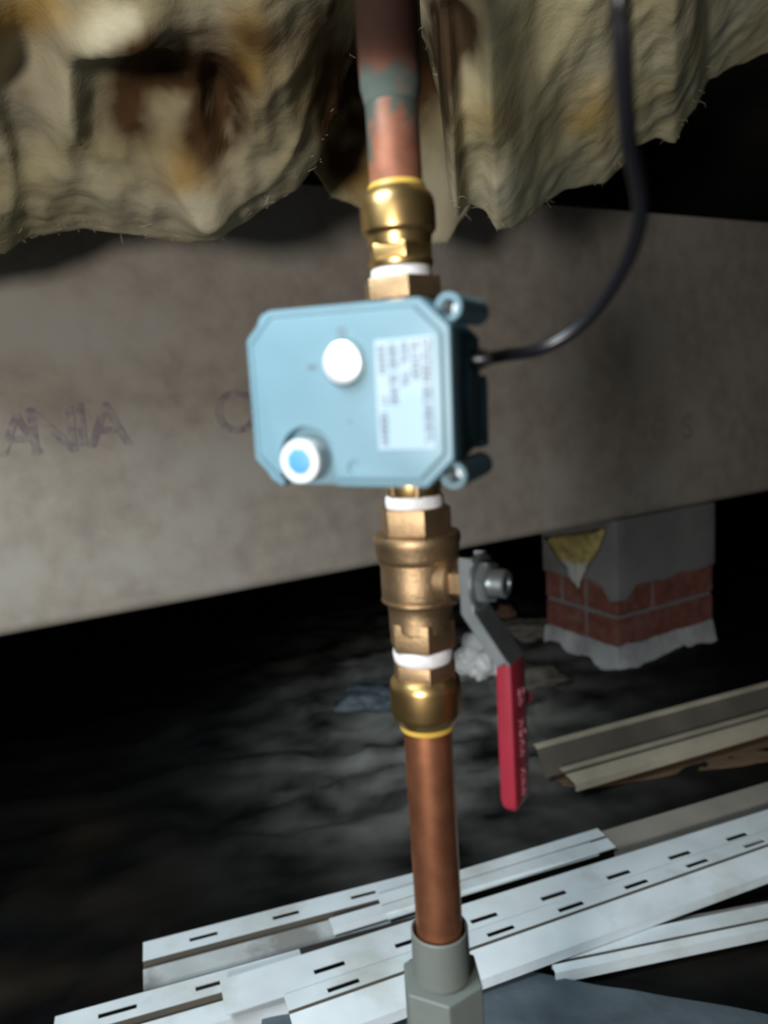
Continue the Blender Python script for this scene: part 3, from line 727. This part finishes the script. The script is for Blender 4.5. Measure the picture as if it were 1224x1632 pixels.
for zc_ in (-0.046, -0.050, -0.060, -0.0645, -0.069, -0.0735, -0.0825, -0.087, -0.0915):
    for (h0, w0, h1, w1) in rnd.choice([[(0, 0, 1, 0), (0, 0, 0, .7), (1, 0, 1, .7)], [(0, 0, 1, 0), (0, .7, 1, .7), (.5, 0, .5, .7)], [(0, 0, 1, 0), (1, 0, 0, .7), (0, .7, 1, .7)]]):
        s = 0.0044
        a = Vector((0, (h0 - .5) * s, zc_ - w0 * s * 0.8)); c = Vector((0, (h1 - .5) * s, zc_ - w1 * s * 0.8)); mid = (a + c) / 2; d = c - a
        q = Matrix.Translation((0.0479, mid.y, mid.z)) @ Vector((0, d.y, d.z)).to_track_quat('Z', 'X').to_matrix().to_4x4()
        box(b, (0, 0, 0), (0.0007, 0.0007, d.length + 0.0006), q)
em = obj('embossed_lettering', b, M_PINK, sl, mw=MS); em['kind'] = 'stuff'
b = bmesh.new(); prism([(0.0, 0.004), (0.013, -0.006), (0.0, -0.0075)], -0.002, 0.002, b)
b.transform(Matrix.Translation((0.0432, 0.0080, -0.0525)) @ Matrix.Rotation(math.pi / 2, 4, 'Z'))
bevel(b, 0.0005, 2)
M_RED2 = mat('bright_red_tab', (0.75, 0.05, 0.06), 0.4)
o = obj('lock_tab', b, M_RED2, bv, mw=MS, smooth=True, angle=30); o['label'] = 'small bright red locking tab'

# ------------------------------------------------------------------ lower coupling, pipe, PVC adapter
lcp = thing('pipe_coupling', 'lower brass push-fit coupling with yellow collar below the ball valve', 'coupling', (PX, PY, hz(1100)))
ring_part('ptfe_tape', [(1050, 90), (1046, 95), (1037, 97), (1029, 95), (1026, 90)], M_TAPE, lcp)
hex_part('hex_neck', 1078, 1050, 100, M_BRASSD, lcp)
ring_part('coupling_body', [(1148, 92), (1143, 98), (1136, 108), (1128, 112.5), (1090, 113), (1082, 111), (1077, 103), (1072, 98)], M_BRASS, lcp)
ring_part('release_collar', [(1158, 80), (1157, 86), (1150, 90), (1144, 90)], M_YRING, lcp)
lp = thing('copper_pipe', 'lower bright copper pipe running down into the grey plastic adapter', 'pipe', (PX, PY, hz(1508)))
obj('pipe_length', lathe([(hz(1560), 0.0114), (hz(1152), 0.0114)], 56, 0, MX), M_COP, lp, smooth=True, angle=40)
pa = thing('pipe_adapter', 'grey plastic hexagonal pipe adapter at the foot of the copper pipe', 'adapter', (PX, PY, hz(1640)))
ri = 0.0128
rs = rz(1480, 91)
b = lathe([(hz(1530), 0.0116), (hz(1525), ri), (hz(1478), ri + 0.0002), (hz(1476), ri + 0.0008), (hz(1476), rs - 0.0006), (hz(1478), rs), (hz(1532), rs * 1.02), (hz(1546), rs * 1.02), (hz(1549), rs * 0.94), (hz(1562), rs * 0.94)], 56, 0, MX, cap=False)
obj('socket', b, M_GREY, pa, smooth=True, angle=35)
rh_ = rz(1550, 128) * 1.06
b = lathe([(hz(1800), rh_), (hz(1552), rh_)], 6, math.radians(-90 + 4)); bevel(b, 0.0014, 3, 20); b.transform(MX)
obj('hex_body', b, M_GREY, pa, smooth=True, angle=25)
obj('lower_pipe', lathe([(-0.07, 0.0165), (hz(1800) + 0.002, 0.0165)], 48, 0, MX), M_GREY, pa, smooth=True, angle=40)

# ------------------------------------------------------------------ trims lying on the ground
def trim(name, label, P0, P1, poly, m, slots=None, cat='trim', ext=0.0, th=0.0016, lift=None, parts=None, group='old trims lying on the ground', segn='strip'):
    """P0 -> P1 is the far top edge; poly = cross-section (v towards the viewer, w up) of folded sheet; slots = {segment: (pitch, len, width, offset, phase)}"""
    d = (P1 - P0); L = d.length + ext; d.normalize(); side = Vector((d.y, -d.x, 0)).normalized()
    up_ = Vector((0, 0, 1))
    T = Matrix(((d.x, side.x, 0, P0.x), (d.y, side.y, 0, P0.y), (d.z, 0, 1, P0.z), (0, 0, 0, 1)))
    root = thing(name, label, cat, P0, group)
    for k, (a, c) in enumerate(zip(poly, poly[1:])):
        a = Vector(a); c = Vector(c); e = (c - a); ln = e.length; e.normalize(); nn = Vector((-e.y, e.x))
        b = bmesh.new()
        def cell(x0, x1, s0, s1):
            vs = []
            for x in (x0, x1):
                for s in (s0, s1):
                    for t_ in (0, -th):
                        q = a + e * s + nn * t_; vs.append(b.verts.new((x, q.x, q.y)))
            for f in ((0, 1, 3, 2), (4, 5, 7, 6), (0, 1, 5, 4), (2, 3, 7, 6), (0, 2, 6, 4), (1, 3, 7, 5)): b.faces.new([vs[i] for i in f])
        if slots and k in slots:
            pitch, sl_, sw, off, ph = slots[k]; x = ph; cell(0, ph, 0, ln); 
            while x < L:
                x1_ = min(x + sl_, L); cell(x, x1_, 0, off); cell(x, x1_, off + sw, ln)
                x2_ = min(x + pitch, L); 
                if x2_ > x1_: cell(x1_, x2_, 0, ln)
                x += pitch
        else: cell(0, L, 0, ln)
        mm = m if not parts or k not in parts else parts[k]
        # interior doubled faces at cell borders are harmless but removed for clean shading
        bmesh.ops.remove_doubles(b, verts=b.verts[:], dist=1e-6)
        dup = {}
        for f in b.faces: dup.setdefault(tuple(sorted(v.index for v in f.verts)), []).append(f)
        b.verts.index_update(); dup = {}
        for f in b.faces: dup.setdefault(tuple(sorted(v.index for v in f.verts)), []).append(f)
        bmesh.ops.delete(b, geom=[f for fs in dup.values() if len(fs) > 1 for f in fs], context='FACES')
        nm = 'slotted_flange' if slots and k in slots else segn
        obj(nm, b, mm, root, mw=T)
    return root
GZ = -0.030
def E_(x, y, z=GZ): return at_z(x, y, z)
# back slotted channel
trim('slotted_trim', 'rearmost white slotted trim, its left end furthest from the viewer', E_(228, 1502), E_(640, 1396), [(0, 0), (0.034, 0), (0.0345, -0.020), (0.040, -0.020), (0.042, -0.003), (0.072, -0.008), (0.0725, -0.026)], M_TRIM, {0: (0.103, 0.034, 0.008, 0.013, 0.055)}, ext=0.05, parts={1: M_WEB, 2: M_WEB, 3: M_WEB, 4: M_TAUPE2, 5: M_WEB})  # grooves and drop coloured dark for shade; second face a greyer trim
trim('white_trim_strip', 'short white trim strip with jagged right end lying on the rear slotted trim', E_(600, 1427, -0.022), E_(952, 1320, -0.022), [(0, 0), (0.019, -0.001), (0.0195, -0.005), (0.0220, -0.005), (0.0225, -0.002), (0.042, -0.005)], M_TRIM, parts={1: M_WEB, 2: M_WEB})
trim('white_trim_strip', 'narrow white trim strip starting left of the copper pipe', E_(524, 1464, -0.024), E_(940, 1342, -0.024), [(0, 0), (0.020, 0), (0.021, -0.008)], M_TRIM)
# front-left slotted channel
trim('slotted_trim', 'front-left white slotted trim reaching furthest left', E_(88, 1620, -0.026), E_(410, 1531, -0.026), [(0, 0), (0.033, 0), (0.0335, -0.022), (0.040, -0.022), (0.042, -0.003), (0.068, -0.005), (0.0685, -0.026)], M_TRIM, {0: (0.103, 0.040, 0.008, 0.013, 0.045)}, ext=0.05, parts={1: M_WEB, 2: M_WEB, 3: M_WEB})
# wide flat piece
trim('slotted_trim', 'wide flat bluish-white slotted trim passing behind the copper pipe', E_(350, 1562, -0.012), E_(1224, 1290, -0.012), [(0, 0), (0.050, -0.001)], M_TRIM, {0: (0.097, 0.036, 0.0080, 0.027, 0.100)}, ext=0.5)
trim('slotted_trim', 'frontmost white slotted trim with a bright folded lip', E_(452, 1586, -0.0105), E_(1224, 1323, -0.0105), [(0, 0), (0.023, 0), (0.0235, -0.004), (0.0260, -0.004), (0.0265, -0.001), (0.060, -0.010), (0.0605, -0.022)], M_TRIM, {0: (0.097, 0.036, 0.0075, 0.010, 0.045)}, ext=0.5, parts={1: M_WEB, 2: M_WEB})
# taupe strip behind
trim('taupe_rail', 'taupe rail emerging from the right end of the jagged white strip', E_(955, 1326, -0.028), E_(1224, 1246, -0.028), [(0, 0), (0.036, -0.001), (0.037, -0.018)], M_TAUPE, ext=0.6)
# short crossing piece lower right
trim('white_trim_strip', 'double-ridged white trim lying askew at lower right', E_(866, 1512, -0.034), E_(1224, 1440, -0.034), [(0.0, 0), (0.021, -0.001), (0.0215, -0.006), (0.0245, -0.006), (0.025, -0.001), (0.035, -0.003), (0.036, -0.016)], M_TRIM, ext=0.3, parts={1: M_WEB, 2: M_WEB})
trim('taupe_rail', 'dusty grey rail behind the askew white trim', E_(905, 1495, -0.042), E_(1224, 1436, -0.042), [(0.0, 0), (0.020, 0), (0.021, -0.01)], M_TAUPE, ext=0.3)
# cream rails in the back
trim('cream_rail', 'rear cream-edged rail with a dark shade-coloured web near the pier', at_z(850, 1186, 0.0), at_z(1224, 1086, 0.0), [(0, 0), (0.010, -0.001), (0.0102, -0.005), (0.036, -0.046)], M_TRIMC, ext=0.8, parts={2: M_WEB, 1: M_TRIMC})  # web colour carries the shade below its lip
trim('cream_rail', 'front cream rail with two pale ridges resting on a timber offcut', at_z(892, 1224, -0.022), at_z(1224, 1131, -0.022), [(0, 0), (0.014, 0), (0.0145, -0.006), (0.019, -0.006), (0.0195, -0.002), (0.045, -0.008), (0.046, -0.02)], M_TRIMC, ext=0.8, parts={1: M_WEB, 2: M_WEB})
# brown timber under the cream rails
b = bmesh.new(); p0 = at_z(838, 1222, -0.062); p1 = at_z(1224, 1166, -0.062); d = (p1 - p0).normalized(); sd = Vector((d.y, -d.x, 0))
L = 1.2; box(b, (L / 2, 0.05, -0.012), (L, 0.085, 0.022)); bmesh.ops.subdivide_edges(b, edges=b.edges[:], cuts=3, use_grid_fill=True)
for v in b.verts:
    if v.co.x < 0.05: v.co.x += 0.03 * noise.noise(v.co * 60) + v.co.y * 0.7
T = Matrix(((d.x, sd.x, 0, p0.x), (d.y, sd.y, 0, p0.y), (0, 0, 1, p0.z), (0, 0, 0, 1)))
tag(obj('timber_offcut', b, M_TAN, mw=T, smooth=True, angle=35), 'rough tan timber offcut poking out under the cream rails', 'timber')

# grey membrane in the foreground
b = bmesh.new(); cs = [at_z(430, 1560, -0.05), at_z(770, 1540, -0.05), at_z(980, 1580, -0.05), at_z(1230, 1628, -0.05), at_z(1500, 1660, -0.05)]
rows = []
for i in range(81):
    t = i / 80 * (len(cs) - 1); k = min(int(t), len(cs) - 2); p = cs[k].lerp(cs[k + 1], t - k); row = []
    for j in range(51):
        s = j / 50; q = p + Vector((0.02, -1, 0)) * 0.55 * s
        h = 0.010 * fbm(Vector((q.x * 8, q.y * 8, 2)), 3) + 0.008 * (1 - abs(noise.noise(Vector((q.x * 5, q.y * 16, 4)))) * 2)
        row.append(b.verts.new((q.x, q.y, -0.046 + h * min(1, 0.3 + s * 3))))
    rows.append(row)
for a, c in zip(rows, rows[1:]):
    for k in range(50): b.faces.new((a[k], a[k + 1], c[k + 1], c[k]))
r = bmesh.ops.extrude_face_region(b, geom=b.faces[:]); bmesh.ops.translate(b, vec=(0, 0, -0.003), verts=[v for v in r['geom'] if isinstance(v, bmesh.types.BMVert)])
tag(obj('plastic_membrane', b, M_SHEET, smooth=True, angle=60), 'blue-grey plastic membrane spread on the ground around the adapter', 'sheet')

# debris behind the lever
def scrap(name, px, py, sx, sy, hgt, m, label, cat, seed, z=Z0):
    c = at_z(px, py, z); b = bmesh.new(); bmesh.ops.create_icosphere(b, subdivisions=4, radius=1)
    for v in b.verts:
        n = v.co.copy(); q = n * 1.6 + Vector((seed, 0, 0))
        r = 1 + 0.55 * fbm(q, 4) + 0.25 * (1 - 2 * abs(noise.noise(q * 2)))
        v.co = Vector((n.x * sx * r, n.y * sy * r, n.z * hgt * r + hgt * 0.6))
    return tag(obj(name, b, m, mw=Matrix.Translation(c) , smooth=True), label, cat)
scrap('plastic_scrap', 768, 1068, 0.055, 0.06, 0.045, M_SCRAP, 'crumpled whitish plastic scrap on the sheeting behind the lever', 'scrap', 4)
scrap('insulation_tuft', 806, 985, 0.028, 0.02, 0.022, M_TAN, 'small tan tuft on the ground just right of the lever bolt', 'scrap', 12)
scrap('plastic_scrap', 600, 1120, 0.07, 0.045, 0.020, M_SHEET, 'flat greyish plastic scrap on the sheeting behind the lower coupling', 'scrap', 19)
scrap('rubble_lump', 835, 1010, 0.09, 0.05, 0.022, M_WEB, 'dusty grey rubble lump left of the brick pier', 'rubble', 25)
scrap('rubble_lump', 850, 1090, 0.07, 0.04, 0.022, M_WEB, 'dusty grey rubble lump in front of the brick pier', 'rubble', 29)
